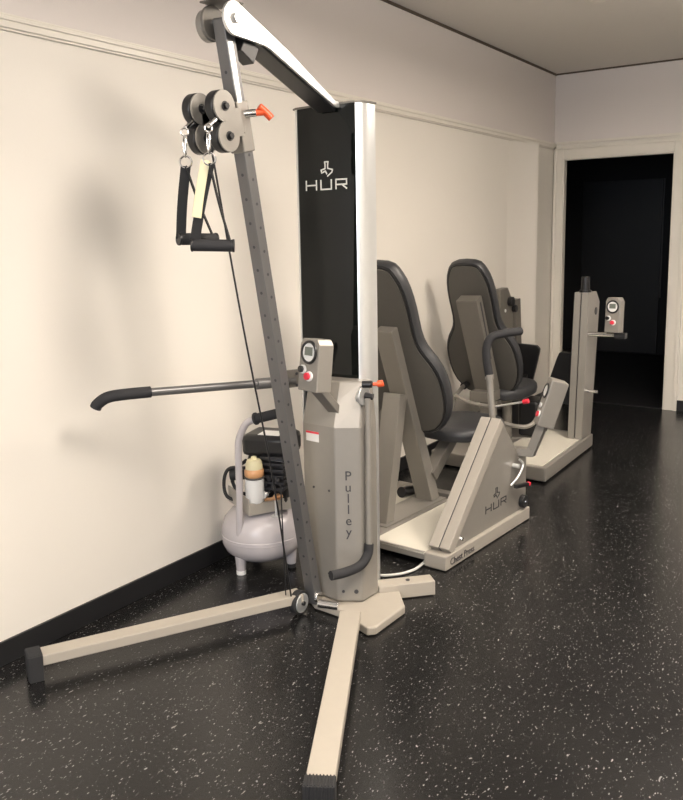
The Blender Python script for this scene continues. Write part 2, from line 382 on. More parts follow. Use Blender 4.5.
def shortleg(p0, p1):
    p0, p1 = V(*p0), V(*p1); d = (p1-p0).normalized(); s = V(-d.y, d.x, 0)
    lg = P('rear_foot', LEGP, lambda bm: obox(bm, (p0+p1)/2+V(0, 0, .035), (p1-p0)/2, s*.037, (0, 0, .031)), .004)
    P('bolt', INK, lambda bm: cyl(bm, p0.lerp(p1, .55)+V(0, 0, .065), p0.lerp(p1, .55)+V(0, 0, .069), .009, seg=12), parent=lg)
shortleg((.86, 2.77, 0), (1.03, 2.945, 0)); shortleg((.55, 2.80, 0), (.40, 2.985, 0))
# slanted drilled post
q0, q1 = V(.69, 2.560, .03), V(.69, 2.136, 2.19)
pd = (q1-q0).normalized(); pn = pd.cross(V(1, 0, 0)).normalized()   # pn points to the front (-y)
if pn.y > 0: pn = -pn
def post(bm): beam(bm, q0, q0+pd*2.215, (1, 0, 0), .048, .046)
pst = P('post', POST, post, .003)
for k in range(24):
    p = q0+pd*(.12+k*.083)
    P('hole', INK, lambda bm: cyl(bm, p+V(.0235, 0, 0), p+V(.0246, 0, 0), .0055, seg=12), parent=pst)
    P('hole', INK, lambda bm: cyl(bm, p+pn*.0225+pd*.02, p+pn*.0236+pd*.02, .0055, seg=12), parent=pst)
P('guide_strip', SILVER, lambda bm: (beam(bm, q0+pd*1.95+V(.027, 0, 0)+pn*.012, q0+pd*2.14+V(.027, 0, 0)+pn*.012, pn, .022, .006)), .001, parent=pst)
# foot block and lower wheel
P('post_foot', CHROME, lambda bm: (cyl(bm, (.735, 2.525, .044), (.82, 2.545, .044), .016), cyl(bm, (.713, 2.545, .06), (.726, 2.545, .06), .022)), .002, True)
wh = P('lower_wheel', RUB, lambda bm: cyl(bm, (.655, 2.480, .052), (.685, 2.480, .052), .048, seg=36), .003, True)
P('wheel_disc', SILVER, lambda bm: cyl(bm, (.685, 2.480, .052), (.690, 2.480, .052), .039, seg=36), .001, True, parent=wh)
P('wheel_axle', BLK, lambda bm: cyl(bm, (.690, 2.480, .052), (.700, 2.480, .052), .009, seg=16), .001, True, parent=wh)
# top arm
Ay, Az = 2.137, 2.196
def arm_plate(x):
    def f(bm):
        pts = []
        for k in range(19):
            a = math.radians(55+k*11.9); pts.append((x, Ay+.054*math.cos(a), Az+.054*math.sin(a)))
        pts += [(x, 2.29, 2.136), (x, 2.325, 2.126), (x, 2.70, 1.985), (x, 2.74, 1.985), (x, 2.74, 2.008), (x, 2.70, 2.008), (x, 2.40, 2.147)]
        prism(bm, pts, (.012, 0, 0))
    return f
P('arm_plate', SILVER, arm_plate(.733), .002, label='silver rounded arm side plate')
P('arm_plate', PAINTD, arm_plate(.640), .002, label='grey rounded arm side plate')
P('arm_core', BLK, lambda bm: beam(bm, (.6925, 2.20, 2.182), (.6925, 2.72, 1.985), (1, 0, 0), .080, .03), .003, label='black underside of the arm')
P('arm_block', BLK, lambda bm: beam(bm, (.70, 2.195, 2.135), (.70, 2.26, 2.10), (1, 0, 0), .05, .06), .003)
P('top_wheel', PAINT, lambda bm: cyl(bm, (.612, Ay+.004, Az-.006), (.638, Ay+.004, Az-.006), .052, seg=36), .003, True)
P('top_axle', CHROME, lambda bm: (cyl(bm, (.59, Ay, Az), (.752, Ay, Az), .012, seg=16), cyl(bm, (.745, Ay, Az), (.756, Ay, Az), .017, seg=6)), .001)
P('top_cover', PAINTD, lambda bm: beam(bm, (.685, 2.09, 2.252), (.685, 2.19, 2.252), (1, 0, 0), .10, .004))
# carriage with four pulley wheels
cA, cB = V(0, 2.076, 1.918), V(0, 2.094, 1.826)
for x in (.720, .620):
    for k, c in enumerate((cA, cB)):
        cc = V(x, c.y, c.z)
        pw = P('pulley_wheel', BLK, lambda bm: cyl(bm, cc-V(.026, 0, 0), cc+V(.010, 0, 0), .0515, seg=36), .006, True)
        P('wheel_bolt', BLK, lambda bm: (cyl(bm, cc+V(.018, 0, 0), cc+V(.030, 0, 0), .011, seg=6), cyl(bm, cc+V(.018, 0, 0), cc+V(.021, 0, 0), .016, seg=16)), .001, parent=pw)
    def plate(bm, x=x):
        for c in (cA, cB): cyl(bm, (x+.012, c.y, c.z), (x+.018, c.y, c.z), .0505, seg=36)
        m_ = (cA+cB)/2; obox(bm, (x+.015, m_.y+.035, m_.z), (.003, 0, 0), (0, .04, .004), pd*.045)
    P('pulley_plate', PAINT, plate, .001)
P('carriage', PAINT, lambda bm: beam(bm, q0+pd*1.79, q0+pd*1.955, (1, 0, 0), .060, .060), .004)
P('carriage_bracket', PAINT, lambda bm: obox(bm, (.68, 2.15, 1.875), (.045, 0, 0), (0, .04, 0), (0, 0, .03)), .002)
kb = P('locking_knob', ORANGE, lambda bm: (cyl(bm, (.742, 2.222, 1.912), (.762, 2.24, 1.914), .011), tube(bm, [(.755, 2.227, 1.932), (.762, 2.239, 1.922), (.771, 2.252, 1.908), (.780, 2.262, 1.894)], .0125)), .002, True, label='orange pull knob')
P('knob_stem', CHROME, lambda bm: cyl(bm, (.712, 2.195, 1.908), (.744, 2.224, 1.912), .013), .001, True, parent=kb)
# cable
P('cable', BLK, lambda bm: tube(bm, [(.667, 2.080, 1.80), (.667, 2.205, 1.20), (.666, 2.342, .62), (.664, 2.445, .06)], .0035, 8), 0, True)
P('cable', BLK, lambda bm: tube(bm, [(.640, 2.437, .06), (.64, 2.425, .55)], .0025, 8, smooth=False), 0, True)
# console
def con_face(t_, c, n, r_, s=1., dark=PAINT, back=None, bw=.055, bh=.095, bd=.035, name='console', prt=None):
    """control box: c centre of front face, n outward normal, r_ right direction"""
    n = Vector(n).normalized(); r_ = Vector(r_).normalized(); u_ = n.cross(r_).normalized()
    if u_.z < 0: u_ = -u_
    c = Vector(c)
    def body(bm):
        pts = [(-bw, -bh), (bw, -bh), (bw, bh*.78), (bw*.72, bh), (-bw*.72, bh), (-bw, bh*.78)]
        prism(bm, [c+r_*a+u_*b for a, b in pts], -n*bd*2)
    b = t_.part(name, dark, body, .004, parent=prt)
    if prt is not None: return b
    dc = c+u_*bh*.48
    t_.part('dial_ring', BLK, lambda bm: ring(bm, dc+n*.002, n, .040*s, .006*s), 0, True, parent=b)
    t_.part('dial', WHITE, lambda bm: cyl(bm, dc, dc+n*.003, .038*s), parent=b)
    t_.part('display', LCD, lambda bm: obox(bm, dc+n*.004+u_*.004, r_*.022*s, u_*.016*s, n*.001), parent=b)
    k1 = c-u_*bh*.18-r_*bw*.58; k2 = c-u_*bh*.42+r_*bw*.1
    t_.part('button_collar', WHITE, lambda bm: (cyl(bm, k1+r_*.005, k1+r_*.005+n*.006, .017*s), cyl(bm, k2+r_*.004, k2+r_*.004+n*.006, .019*s)), parent=b)
    t_.part('black_button', BLK, lambda bm: cyl(bm, k1, k1+n*.016, .013*s), .002, True, parent=b)
    t_.part('red_button', RED if s < 1.01 else RED, lambda bm: cyl(bm, k2, k2+n*.016, .014*s), .002, True, parent=b)
    return b
con_face(pm, (.752, 2.475, 1.022), (-.25, -1, .12), (1, -.25, 0), 1., bw=.056, bh=.10, bd=.036)
P('console_arm', PAINTD, lambda bm: beam(bm, (.735, 2.53, .935), (.775, 2.64, .80), (1, 0, 0), .05, .03), .003)
# left swing handle
P('handle_bracket', PAINTD, lambda bm: obox(bm, (.575, 2.62, .935), V(.42, .9, 0)*.055, (0, 0, .036), V(.9, -.42, 0)*.006), .002)
P('bracket_holes', INK, lambda bm: [cyl(bm, V(x, y, z), V(x, y, z)+V(.9, -.42, 0)*.002, .006, seg=10) for x, y, z in ((.585, 2.619, .955), (.593, 2.636, .945), (.597, 2.645, .93), (.593, 2.636, .915), (.585, 2.619, .907))])
hl = P('swing_handle', POST, lambda bm: (tube(bm, [(.575, 2.62, .925), (.290, 2.047, .944)], .0155, smooth=False), cyl(bm, (.56, 2.59, .926), (.50, 2.468, .929), .022)), 0, True)
P('hand_grip', FOAM, lambda bm: tube(bm, [(.310, 2.087, .944), (.265, 1.998, .945), (.228, 1.955, .938), (.198, 1.935, .915), (.190, 1.93, .900)], .021, 18), .0, True, parent=hl, label='black bent foam grip')
# right swing handle hanging down
P('pivot_plate', SILVER, lambda bm: (cyl(bm, (.868, 2.665, .885), (.880, 2.665, .885), .040), cyl(bm, (.850, 2.665, .875), (.868, 2.665, .875), .022)), .002, True)
hr = P('swing_handle', PAINT, lambda bm: tube(bm, [(.895, 2.665, .875), (.897, 2.655, .26)], .0125, smooth=False), 0, True)
P('hand_grip', FOAM, lambda bm: tube(bm, [(.897, 2.655, .285), (.897, 2.645, .245), (.890, 2.60, .212), (.865, 2.53, .203), (.838, 2.47, .205)], .019, 18), 0, True, parent=hr, label='black bent foam grip')
kb2 = P('locking_knob', BLK, lambda bm: cyl(bm, (.875, 2.655, .930), (.912, 2.670, .931), .014), .002, True)
P('knob_grip', ORANGE, lambda bm: (cyl(bm, (.915, 2.670, .931), (.935, 2.680, .932), .007), tube(bm, [(.930, 2.678, .933), (.942, 2.686, .933), (.950, 2.69, .936)], .013)), .002, True, parent=kb2, label='orange knob')
P('pivot_bolt', BLK, lambda bm: cyl(bm, (.88, 2.665, .885), (.913, 2.675, .880), .014, seg=6), .002)

# ------------------------------------------------------------------ the two strap handles hung on the carriage
def strap_handle(name, x, y, z, label, gdir, pale):
    t_ = T(name, label, 'exercise handle', (x, y, z), 0, 'strap handles hanging from the pulley carriage')
    A = lambda dx, dy, dz: (x+dx, y+dy, z+dz)
    g = Vector(gdir).normalized()
    cr_ = t_.part('carabiner', CHROME, lambda bm: (ring(bm, A(0, 0, -.055), (.5, .8, 0), .034, .0035, sx=.42), ring(bm, A(.004, -.002, -.012), (.8, -.5, 0), .012, .003)), 0, True)
    t_.part('ring', CHROME, lambda bm: ring(bm, A(0, 0, -.105), (-.6, .8, 0), .019, .0035), 0, True)
    gc = V(x, y, z)+V(*G_OFF[name])
    def grip(bm): cyl(bm, gc-g*.064, gc+g*.064, .0195)
    gp = t_.part('grip', FOAM, grip, .003, True)
    for q_ in (-1, 1): t_.part('grip_end', BLK, lambda bm: cyl(bm, gc+g*.062*q_, gc+g*.070*q_, .0212), .002, True, parent=gp)
    top = V(x, y, z-.118)
    a, b = gc-g*.060, gc+g*.060
    s1 = t_.part('strap', STRAP, lambda bm: ribbon(bm, [top, top.lerp(a, .5)+V(-.004, 0, 0), a], (.84, .55, 0), .032, .004), 0)
    s2 = t_.part('strap', STRAP, lambda bm: ribbon(bm, [top, top.lerp(b, .5)+V(-.005, 0, 0), b], (.5, -.84, 0), .024, .004), 0)
    if pale:
        t_.part('strap_wrap', CREAM, lambda bm: ribbon(bm, [top+V(-.01, -.006, .01), top.lerp(a, .35)+V(-.012, -.006, 0), top.lerp(a, .66)+V(-.006, -.006, 0)], (.84, .55, 0), .030, .008), .002, parent=s1, label='cream tape wrapped on the strap')
    return t_
G_OFF = {'strap_handle': (.012, .035, -.37), 'strap_handle_': (.012, .035, -.37)}
G_OFF['a'] = (.0, .04, -.35); G_OFF['b'] = (-.015, .015, -.375)
def sh(key, *a):
    G_OFF['strap_handle'] = G_OFF[key]; return strap_handle('strap_handle', *a)
sh('a', .64, 1.987, 1.848, 'black webbing strap handle hanging on the wall side of the carriage, without pale tape', (.35, .9, -.02), False)
sh('b', .74, 1.991, 1.852, 'strap handle with cream tape wrapped on one strap, hanging beside the slanted post', (.75, .55, -.03), True)
def links(t_, x): t_.part('cable_end', CHROME, lambda bm: (cyl(bm, (x-.004, 2.03, 1.872), (x, 1.992, 1.848), .008),), .001, True)
links(pm, .64); links(pm, .74)

# ------------------------------------------------------------------ air compressor
cx, cyy = .225, 2.80
ac = T('air_compressor', 'small silent air compressor with round lilac grey tank on the floor against the wall', 'air compressor', (cx, cyy, 0))
A = ac.part
prof = [(.02, .052), (.09, .056), (.135, .068), (.168, .095), (.182, .125), (.184, .150), (.187, .152), (.187, .168), (.184, .170), (.183, .200), (.170, .240), (.142, .272), (.09, .292), (.02, .298)]
A('tank', TANK, lambda bm: lathe(bm, (cx, cyy, 0), prof, 56), 0, True)
for a in (-98, 22, 142):
    ca, sa = math.cos(math.radians(a)), math.sin(math.radians(a))
    ft = A('foot', TANK, lambda bm: (cyl(bm, (cx+.135*ca, cyy+.135*sa, .018), (cx+.135*ca, cyy+.135*sa, .085), .021, .026),), .003, True)
    A('foot_pad', RUB if a != -98 else WHITE, lambda bm: cyl(bm, (cx+.135*ca, cyy+.135*sa, 0), (cx+.135*ca, cyy+.135*sa, .02), .022), .002, True, parent=ft)
hd = A('handle', TANK, lambda bm: tube(bm, [(.235, 2.632, .20), (.250, 2.625, .40), (.258, 2.62, .60), (.268, 2.625, .66), (.300, 2.632, .715), (.345, 2.645, .738)], .0155), 0, True)
A('handle_grip', FOAM, lambda bm: (cyl(bm, (.335, 2.642, .735), (.45, 2.675, .768), .0215), cyl(bm, (.335, 2.642, .735), (.348, 2.646, .739), .027)), .004, True, parent=hd)
def tray(bm):
    a = math.radians(-28)
    ux, uy = V(math.cos(a), math.sin(a), 0), V(-math.sin(a), math.cos(a), 0)
    c = V(.235, 2.79, .345)
    obox(bm, c+V(0, 0, -.045), ux*.125, uy*.11, (0, 0, .003)); obox(bm, c-uy*.11+V(0, 0, -.01), ux*.125, uy*.003, (0, 0, .037))
    obox(bm, c+ux*.125+V(0, 0, -.02), ux*.003, uy*.11, (0, 0, .027))
tr = A('tray', STAND, tray, .002)
def mot(bm):
    obox(bm, (.275, 2.83, .43), V(.88, .25, 0)*.105, V(-.25, .88, 0)*.085, (0, 0, .11))
mo = A('motor', BLK, mot, .02, True)
A('motor_cover', BLK, lambda bm: (obox(bm, (.275, 2.83, .585), V(.88, .25, 0)*.125, V(-.25, .88, 0)*.10, (0, 0, .05)),), .025, True)
A('rating_plate', WHITE, lambda bm: obox(bm, (.30, 2.80, .6362), V(.88, .25, 0)*.055, V(-.25, .88, 0)*.045, (0, 0, .0012)), 0)
def fins(bm):
    for i in range(6): obox(bm, (.335, 2.765+.0, .40+i*.028), V(.88, .25, 0)*.06, V(-.25, .88, 0)*.035, (0, 0, .006))
    for i in range(4):
        cyl(bm, (.315+i*.022, 2.735, .42+.03*(i % 2)), (.315+i*.022, 2.72, .42+.03*(i % 2)), .011, seg=12)
A('cooling_fins', mat('dark_metal', (.05, .05, .055), .35, metal=.5), fins, .002)
fl = A('filter_bowl', WHITE, lambda bm: lathe(bm, (.287, 2.685, 0), [(.034, .347), (.041, .357), (.042, .452), (.036, .458)], 32), 0, True)
A('bowl_band', SHELL, lambda bm: cyl(bm, (.287, 2.685, .456), (.287, 2.685, .464), .044), .002, True, parent=fl)
A('filter_body', AMBER, lambda bm: lathe(bm, (.287, 2.685, 0), [(.038, .464), (.043, .470), (.043, .492), (.038, .500)], 32), 0, True)
A('filter_cap', CREAM, lambda bm: lathe(bm, (.287, 2.685, 0), [(.038, .500), (.037, .518), (.033, .534), (.028, .540), (.013, .543), (.012, .553), (.006, .556)], 32), 0, True)
A('side_hoses', RUB, lambda bm: (tube(bm, [(.18, 2.75, .47), (.10, 2.73, .46), (.075, 2.72, .40), (.09, 2.72, .33), (.16, 2.74, .31)], .008), tube(bm, [(.17, 2.77, .50), (.09, 2.76, .43), (.12, 2.75, .36), (.18, 2.76, .34)], .008), cyl(bm, (.10, 2.74, .43), (.18, 2.78, .44), .028)), 0, True)
A('pressure_gauge', CHROME, lambda bm: (cyl(bm, (.335, 2.705, .385), (.333, 2.69, .385), .018), cyl(bm, (.335, 2.705, .385), (.33, 2.75, .385), .008)), .002, True)
A('outlet_valve', BRASS, lambda bm: (tube(bm, [(.335, 2.70, .36), (.38, 2.69, .375), (.44, 2.68, .40)], .008), cyl(bm, (.40, 2.687, .385), (.42, 2.684, .393), .014)), 0, True)
A('bracket', SILVER, lambda bm: (cyl(bm, (.385, 2.71, .29), (.385, 2.71, .37), .007), box(bm, (.36, 2.70, .285), (.40, 2.73, .295))), .001)

# ------------------------------------------------------------------ padded back rest and seat shared by both seated machines
OUT = [(0, 0), (.004, .06), (.018, .098), (.04, .118), (.065, .132), (.10, .147), (.145, .158), (.20, .165), (.255, .168), (.32, .167), (.38, .167), (.42, .172), (.454, .183), (.49, .204), (.523, .226), (.57, .248), (.623, .262), (.68, .267), (.742, .265), (.80, .255), (.855, .235), (.90, .203), (.935, .165), (.955, .12), (.966, .06), (.97, 0)]
def outline(k=1., inset=0.):
    pts = [(hw*k, s*k) for s, hw in OUT]+[(-hw*k, s*k) for s, hw in OUT[-2:0:-1]]
    if not inset: return pts
    n = len(pts); out = []
    for i, (x, y) in enumerate(pts):
        x0, y0 = pts[i-1]; x1, y1 = pts[(i+1) % n]; tx, ty = x1-x0, y1-y0; L = math.hypot(tx, ty) or 1
        out.append((x-ty/L*inset, y+tx/L*inset) if False else (x+(-ty/L)*inset*-1*-1, y+(tx/L)*inset))
    return out
def backrest(t_, top, r_, tilt, fwd, k=1., wk=1.):
    """top: middle of the back face's top edge"""
    top = Vector(top); r_ = Vector(r_); wv = (Vector(fwd)*tilt-V(0, 0, 1)).normalized(); n = (Vector(fwd)+V(0, 0, tilt)).normalized()
    def at(x, s, d): return top+r_*x+wv*s+n*d
    C_ = (0, .5*.97*k)
    def scaled(ins):
        pts = [(x*wk, y) for x, y in outline(k)]; n_ = len(pts); out = []
        for i, (x, y) in enumerate(pts):
            x0, y0 = pts[i-1]; x1, y1 = pts[(i+1) % n_]; nx, ny = (y1-y0), -(x1-x0); L = math.hypot(nx, ny) or 1
            nx, ny = nx/L, ny/L
            if nx*(x-C_[0])+ny*(y-C_[1]) > 0: nx, ny = -nx, -ny
            out.append((x+nx*ins, y+ny*ins))
        return out
    def loft(bm, layers):
        Ls = [[bm.verts.new(at(x, y, d)) for x, y in scaled(ins)] for ins, d in layers]; m_ = len(Ls[0])
        for a, b in zip(Ls, Ls[1:]):
            for i in range(m_): bm.faces.new((a[i], a[(i+1) % m_], b[(i+1) % m_], b[i]))
        bm.faces.new(Ls[0][::-1]); bm.faces.new(Ls[-1])
    br = t_.part('backrest', VINYL, lambda bm: loft(bm, [(.022, .004), (.008, .006), (0, .020), (0, .045), (.006, .066), (.020, .080), (.045, .086)]), 0, True)
    t_.part('backrest_shell', SHELL, lambda bm: loft(bm, [(.034, -.006), (.026, -.004), (.024, .008)]), 0, True, parent=br, label='grey moulded rear shell')
    t_.part('piping', BLK, lambda bm: loft(bm, [(.024, .001), (.016, .001), (.014, .010), (.020, .012)]), 0, True, parent=br)
    return br
def seat(t_, c, r_, fwd, hw, ln, th=.06, tip=0.):
    c = Vector(c); r_ = Vector(r_); f_ = Vector(fwd); f2 = (f_+V(0, 0, tip)).normalized(); up_ = r_.cross(f2).normalized()
    prof_ = []
    for i in range(40):
        a = 2*PI*i/40; ca, sa = math.cos(a), math.sin(a)
        prof_.append((hw*math.copysign(abs(ca)**.75, ca), ln*math.copysign(abs(sa)**.8, sa)))
    def f(bm):
        L = []
        for sc, z in ((.86, -.5), (.97, -.38), (1, -.05), (.985, .25), (.93, .42), (.8, .5)):
            L.append([bm.verts.new(c+r_*x*sc+f2*y*sc+up_*z*th*(1-.0*y)) for x, y in prof_])
        for a, b in zip(L, L[1:]):
            for i in range(40): bm.faces.new((a[i], a[(i+1) % 40], b[(i+1) % 40], b[i]))
        bm.faces.new(L[0][::-1]); bm.faces.new(L[-1])
    return t_.part('seat', VINYL, f, 0, True)

# ------------------------------------------------------------------ chest press machine
yw = math.radians(-4); r = V(math.cos(yw), math.sin(yw), 0); v = V(-math.sin(yw), math.cos(yw), 0); O = V(.984, 3.158, 0)
def c(a, b, z=0): return O+r*a+v*b+V(0, 0, z)
cm = T('chest_press_machine', 'middle beige seated press machine with triangular lettered stand and A-shaped seat support', 'exercise machine', c(-.45, .43), yw)
Q = cm.part
def cbox(bm, a0, a1, b0, b1, z0, z1): obox(bm, c((a0+a1)/2, (b0+b1)/2, (z0+z1)/2), r*(a1-a0)/2, v*(b1-b0)/2, (0, 0, (z1-z0)/2))
rl = Q('side_rail', STAND, lambda bm: cbox(bm, -.115, 0, 0, .865, .004, .07), .005)
Q('lettering', INK, lambda bm: put_text(bm, 'Chest Press', .046, c(.0015, .15, .034), v, (0, 0, 1), 1.0), parent=rl)
Q('side_rail', STAND, lambda bm: cbox(bm, -.83, -.75, 0, .865, .004, .07), .005)
Q('platform', SHEET, lambda bm: (cbox(bm, -.75, -.60, .0, .80, .058, .070), cbox(bm, -.40, -.115, .0, .80, .058, .070)), .001, label='cream platform sheet')
Q('front_edge', PAINT, lambda bm: cbox(bm, -.75, -.115, -.0, .012, .034, .0705), .001)
Q('spine', PAINT, lambda bm: cbox(bm, -.60, -.40, .012, .72, .03, .074), .003)
Q('rear_crossbar', PAINT, lambda bm: cbox(bm, -.75, -.115, .80, .86, .01, .07), .003)
Q('rubber_foot', RUB, lambda bm: cbox(bm, -.09, -.01, .005, .06, 0, .006), .002)
Q('seat_beam', PAINT, lambda bm: beam(bm, c(-.50, .655, .074), c(-.50, .272, 1.048), r, .103, .072), .004)
Q('brace', PAINT, lambda bm: beam(bm, c(-.50, .215, .074), c(-.50, .345, .71), r, .103, .066), .004)
Q('brace_plate', PAINT, lambda bm: cbox(bm, -.575, -.425, .15, .72, .074, .080), .002)
backrest(cm, c(-.52, .176, 1.365), r, .39, v)
Q('seat_post', PAINTD, lambda bm: (beam(bm, c(-.47, .62, .22), c(-.47, .86, .40), r, .07, .06)), .003)
seat(cm, c(-.45, .93, .435), r, v, .215, .245, .075, .02)
Q('air_cylinder', BLK, lambda bm: (cyl(bm, c(-.62, .80, .085), c(-.60, .74, .34), .035), cyl(bm, c(-.64, .72, .08), c(-.64, .60, .10), .03)), .003, True)
Q('air_fitting', RED, lambda bm: cyl(bm, c(-.60, .70, .21), c(-.56, .70, .215), .008), 0, True)
Q('lever_arm', PAINTD, lambda bm: beam(bm, c(-.535, .40, .66), c(-.70, .33, .40), v, .05, .06), .003)
# diagonal stand
st0, st1 = c(-.060, .055, .075), c(-.058, .545, .590); sd = (st1-st0).normalized()
Q('stand_beam', STAND, lambda bm: (beam(bm, st0-r*.0285, st1-r*.0285, r, .051, .05), beam(bm, st0+r*.0285, st1+r*.0285, r, .051, .05)), .003)
Q('groove', INK, lambda bm: beam(bm, st0, st1, r, .0055, .044))
pan = [(.085, .07), (.53, .545), (.585, .575), (.62, .53), (.73, .41), (.74, .385), (.855, .375), (.855, .07)]
sp_ = Q('side_panel', PAINT, lambda bm: prism(bm, [c(-.020, b, z) for b, z in pan], r*-.085), .003)
Q('logo', INK, lambda bm: hur(bm, c(-.0185, .52, .155), v, (0, 0, 1), .22, .034, .0052), parent=sp_)
Q('panel_bolt', CHROME, lambda bm: cyl(bm, c(-.02, .175, .10), c(-.012, .175, .10), .009, seg=12), .001, parent=sp_)
Q('pivot_cap', BLK, lambda bm: cyl(bm, c(-.02, .80, .115), c(.006, .80, .115), .034), .003, True)
Q('pivot_bolt', CHROME, lambda bm: cyl(bm, c(.006, .80, .115), c(.010, .80, .115), .009, seg=12), .001)
lv = Q('seat_lever', SILVER, lambda bm: (tube(bm, [c(-.01, .66, .235), c(.012, .70, .28), c(.016, .74, .33), c(.004, .72, .36)], .0065), cyl(bm, c(-.02, .70, .33), c(.014, .70, .33), .012)), 0, True)
Q('lever_grip', BLK, lambda bm: beam(bm, c(.012, .66, .232), c(.03, .77, .222), (0, 0, 1), .020, .020), .004, parent=lv)
Q('grip_end', RED, lambda bm: beam(bm, c(.03, .77, .222), c(.032, .785, .221), (0, 0, 1), .018, .018), .002, parent=lv)
# console on its side arm
Q('console_arm', PAINT, lambda bm: (beam(bm, V(.955, 3.93, .385), V(1.085, 3.945, .388), (0, 0, 1), .042, .05), beam(bm, V(1.068, 3.945, .372), V(1.135, 3.965, .56), (0, 1, 0), .05, .045)), .003)
cn2 = V(-.72, -.62, .30).normalized(); cr2 = V(.62, -.76, 0).normalized()
ua = V(.075, 0, .22).normalized()
def cbody(bm): beam(bm, V(1.132, 3.955, .53), V(1.197, 3.985, .765), V(.84, .55, 0), .088, .085)
cb = Q('console', PAINT, cbody, .006)
cu = (V(1.197, 3.985, .765)-V(1.132, 3.955, .53)).normalized(); cw = V(.84, .55, 0); cw = (cw-cu*cw.dot(cu)).normalized(); cd = cu.cross(cw)
if cd.y > 0: cd = -cd
lf = -cw*.045
Q('dial_ring', BLK, lambda bm: ring(bm, V(1.132, 3.955, .53)+cu*.178+lf, -cw, .034, .006), 0, True, parent=cb)
Q('dial', WHITE, lambda bm: cyl(bm, V(1.132, 3.955, .53)+cu*.178+lf*.95, V(1.132, 3.955, .53)+cu*.178+lf*1.05, .031), 0, parent=cb)
Q('red_button', RED, lambda bm: cyl(bm, V(1.132, 3.955, .53)+cu*.055+lf+cd*.012, V(1.132, 3.955, .53)+cu*.055+lf*1.3+cd*.012, .015), .002, True, parent=cb)
Q('button_collar', WHITE, lambda bm: (cyl(bm, V(1.132, 3.955, .53)+cu*.058+lf*.95+cd*.012, V(1.132, 3.955, .53)+cu*.058+lf*1.12+cd*.012, .019), cyl(bm, V(1.132, 3.955, .53)+cu*.10+lf, V(1.132, 3.955, .53)+cu*.10+lf*1.15, .014)), .001, True, parent=cb)
# press handles
def press(sx, lab=None):
    x0 = .50+sx*.42
    arm = Q('press_arm', PAINT, lambda bm: (tube(bm, [(x0+sx*.01, 3.80, .40), (x0+sx*.005, 3.80, .55), (x0-sx*.008, 3.80, .68), (x0-sx*.018, 3.80, .80)], .0165), cyl(bm, (x0-sx*.016, 3.80, .775), (x0-sx*.017, 3.80, .80), .022)), 0, True)
    Q('press_grip', FOAM, lambda bm: tube(bm, [(x0-sx*.018, 3.80, .79), (x0-sx*.030, 3.795, .87), (x0-sx*.034, 3.80, .935), (x0-sx*.018, 3.825, .985), (x0+sx*.04, 3.89, 1.003), (x0+sx*.075, 3.97, 1.005)], .021, 18), 0, True, parent=arm, label='black bent foam grip')
press(1); press(-1)
Q('press_post', STAND, lambda bm: beam(bm, c(-.79, .62, .07), c(-.87, .66, .44), r, .06, .07), .003)

# ------------------------------------------------------------------ far machine
tm = T('seated_exercise_machine', 'farthest beige seated machine with tall grey column and black side pads before the doorway', 'exercise machine', (.48, 5.16, 0))
W = tm.part
X = V(1, 0, 0); Yv = V(0, 1, 0)
def fbase(bm):
    prism(bm, [(x, y, .012) for x, y in ((.10, 4.70), (.898, 4.652), (.873, 5.66), (.10, 5.66))], (0, 0, .085))
W('base', PAINT, fbase, .006)
W('platform', SHEET, lambda bm: prism(bm, [(x, y, .097) for x, y in ((.50, 4.70), (.865, 4.685), (.845, 5.60), (.50, 5.60))], (0, 0, .004)), .001, label='pale platform sheet')
W('rubber_foot', RUB, lambda bm: (box(bm, (.80, 4.69, 0), (.86, 4.76, .013)), box(bm, (.79, 5.55, 0), (.85, 5.62, .013)), box(bm, (.13, 4.73, 0), (.2, 4.8, .013)), box(bm, (.13, 5.55, 0), (.2, 5.62, .013))))
W('seat_beam', PAINTD, lambda bm: beam(bm, (.335, 5.065, .46), (.318, 4.795, 1.095), X, .145, .085), .005)
W('seat_column', PAINTD, lambda bm: (box(bm, (.335, 4.94, .10), (.418, 5.04, .398)), box(bm, (.27, 4.92, .40), (.413, 5.1, .47))), .004)
W('beam_slot', INK, lambda bm: beam(bm, (.4025, 4.965, .69), (.3935, 4.81, 1.07), (0, 1, 0), .012, .002))
backrest(tm, (.298, 4.755, 1.322), X, .46, Yv, 1.06, .93)
seat(tm, (.34, 5.36, .425), X, Yv, .20, .25, .085, .03)
W('seat_bracket', PAINTD, lambda bm: (box(bm, (.275, 5.10, .36), (.41, 5.42, .385)), cyl(bm, (.40, 5.25, .10), (.40, 5.25, .37), .035)), .003)
W('bellows', BLK, lambda bm: (box(bm, (.24, 5.05, .10), (.37, 5.35, .30)), box(bm, (.46, 5.30, .11), (.60, 5.52, .36))), .02)
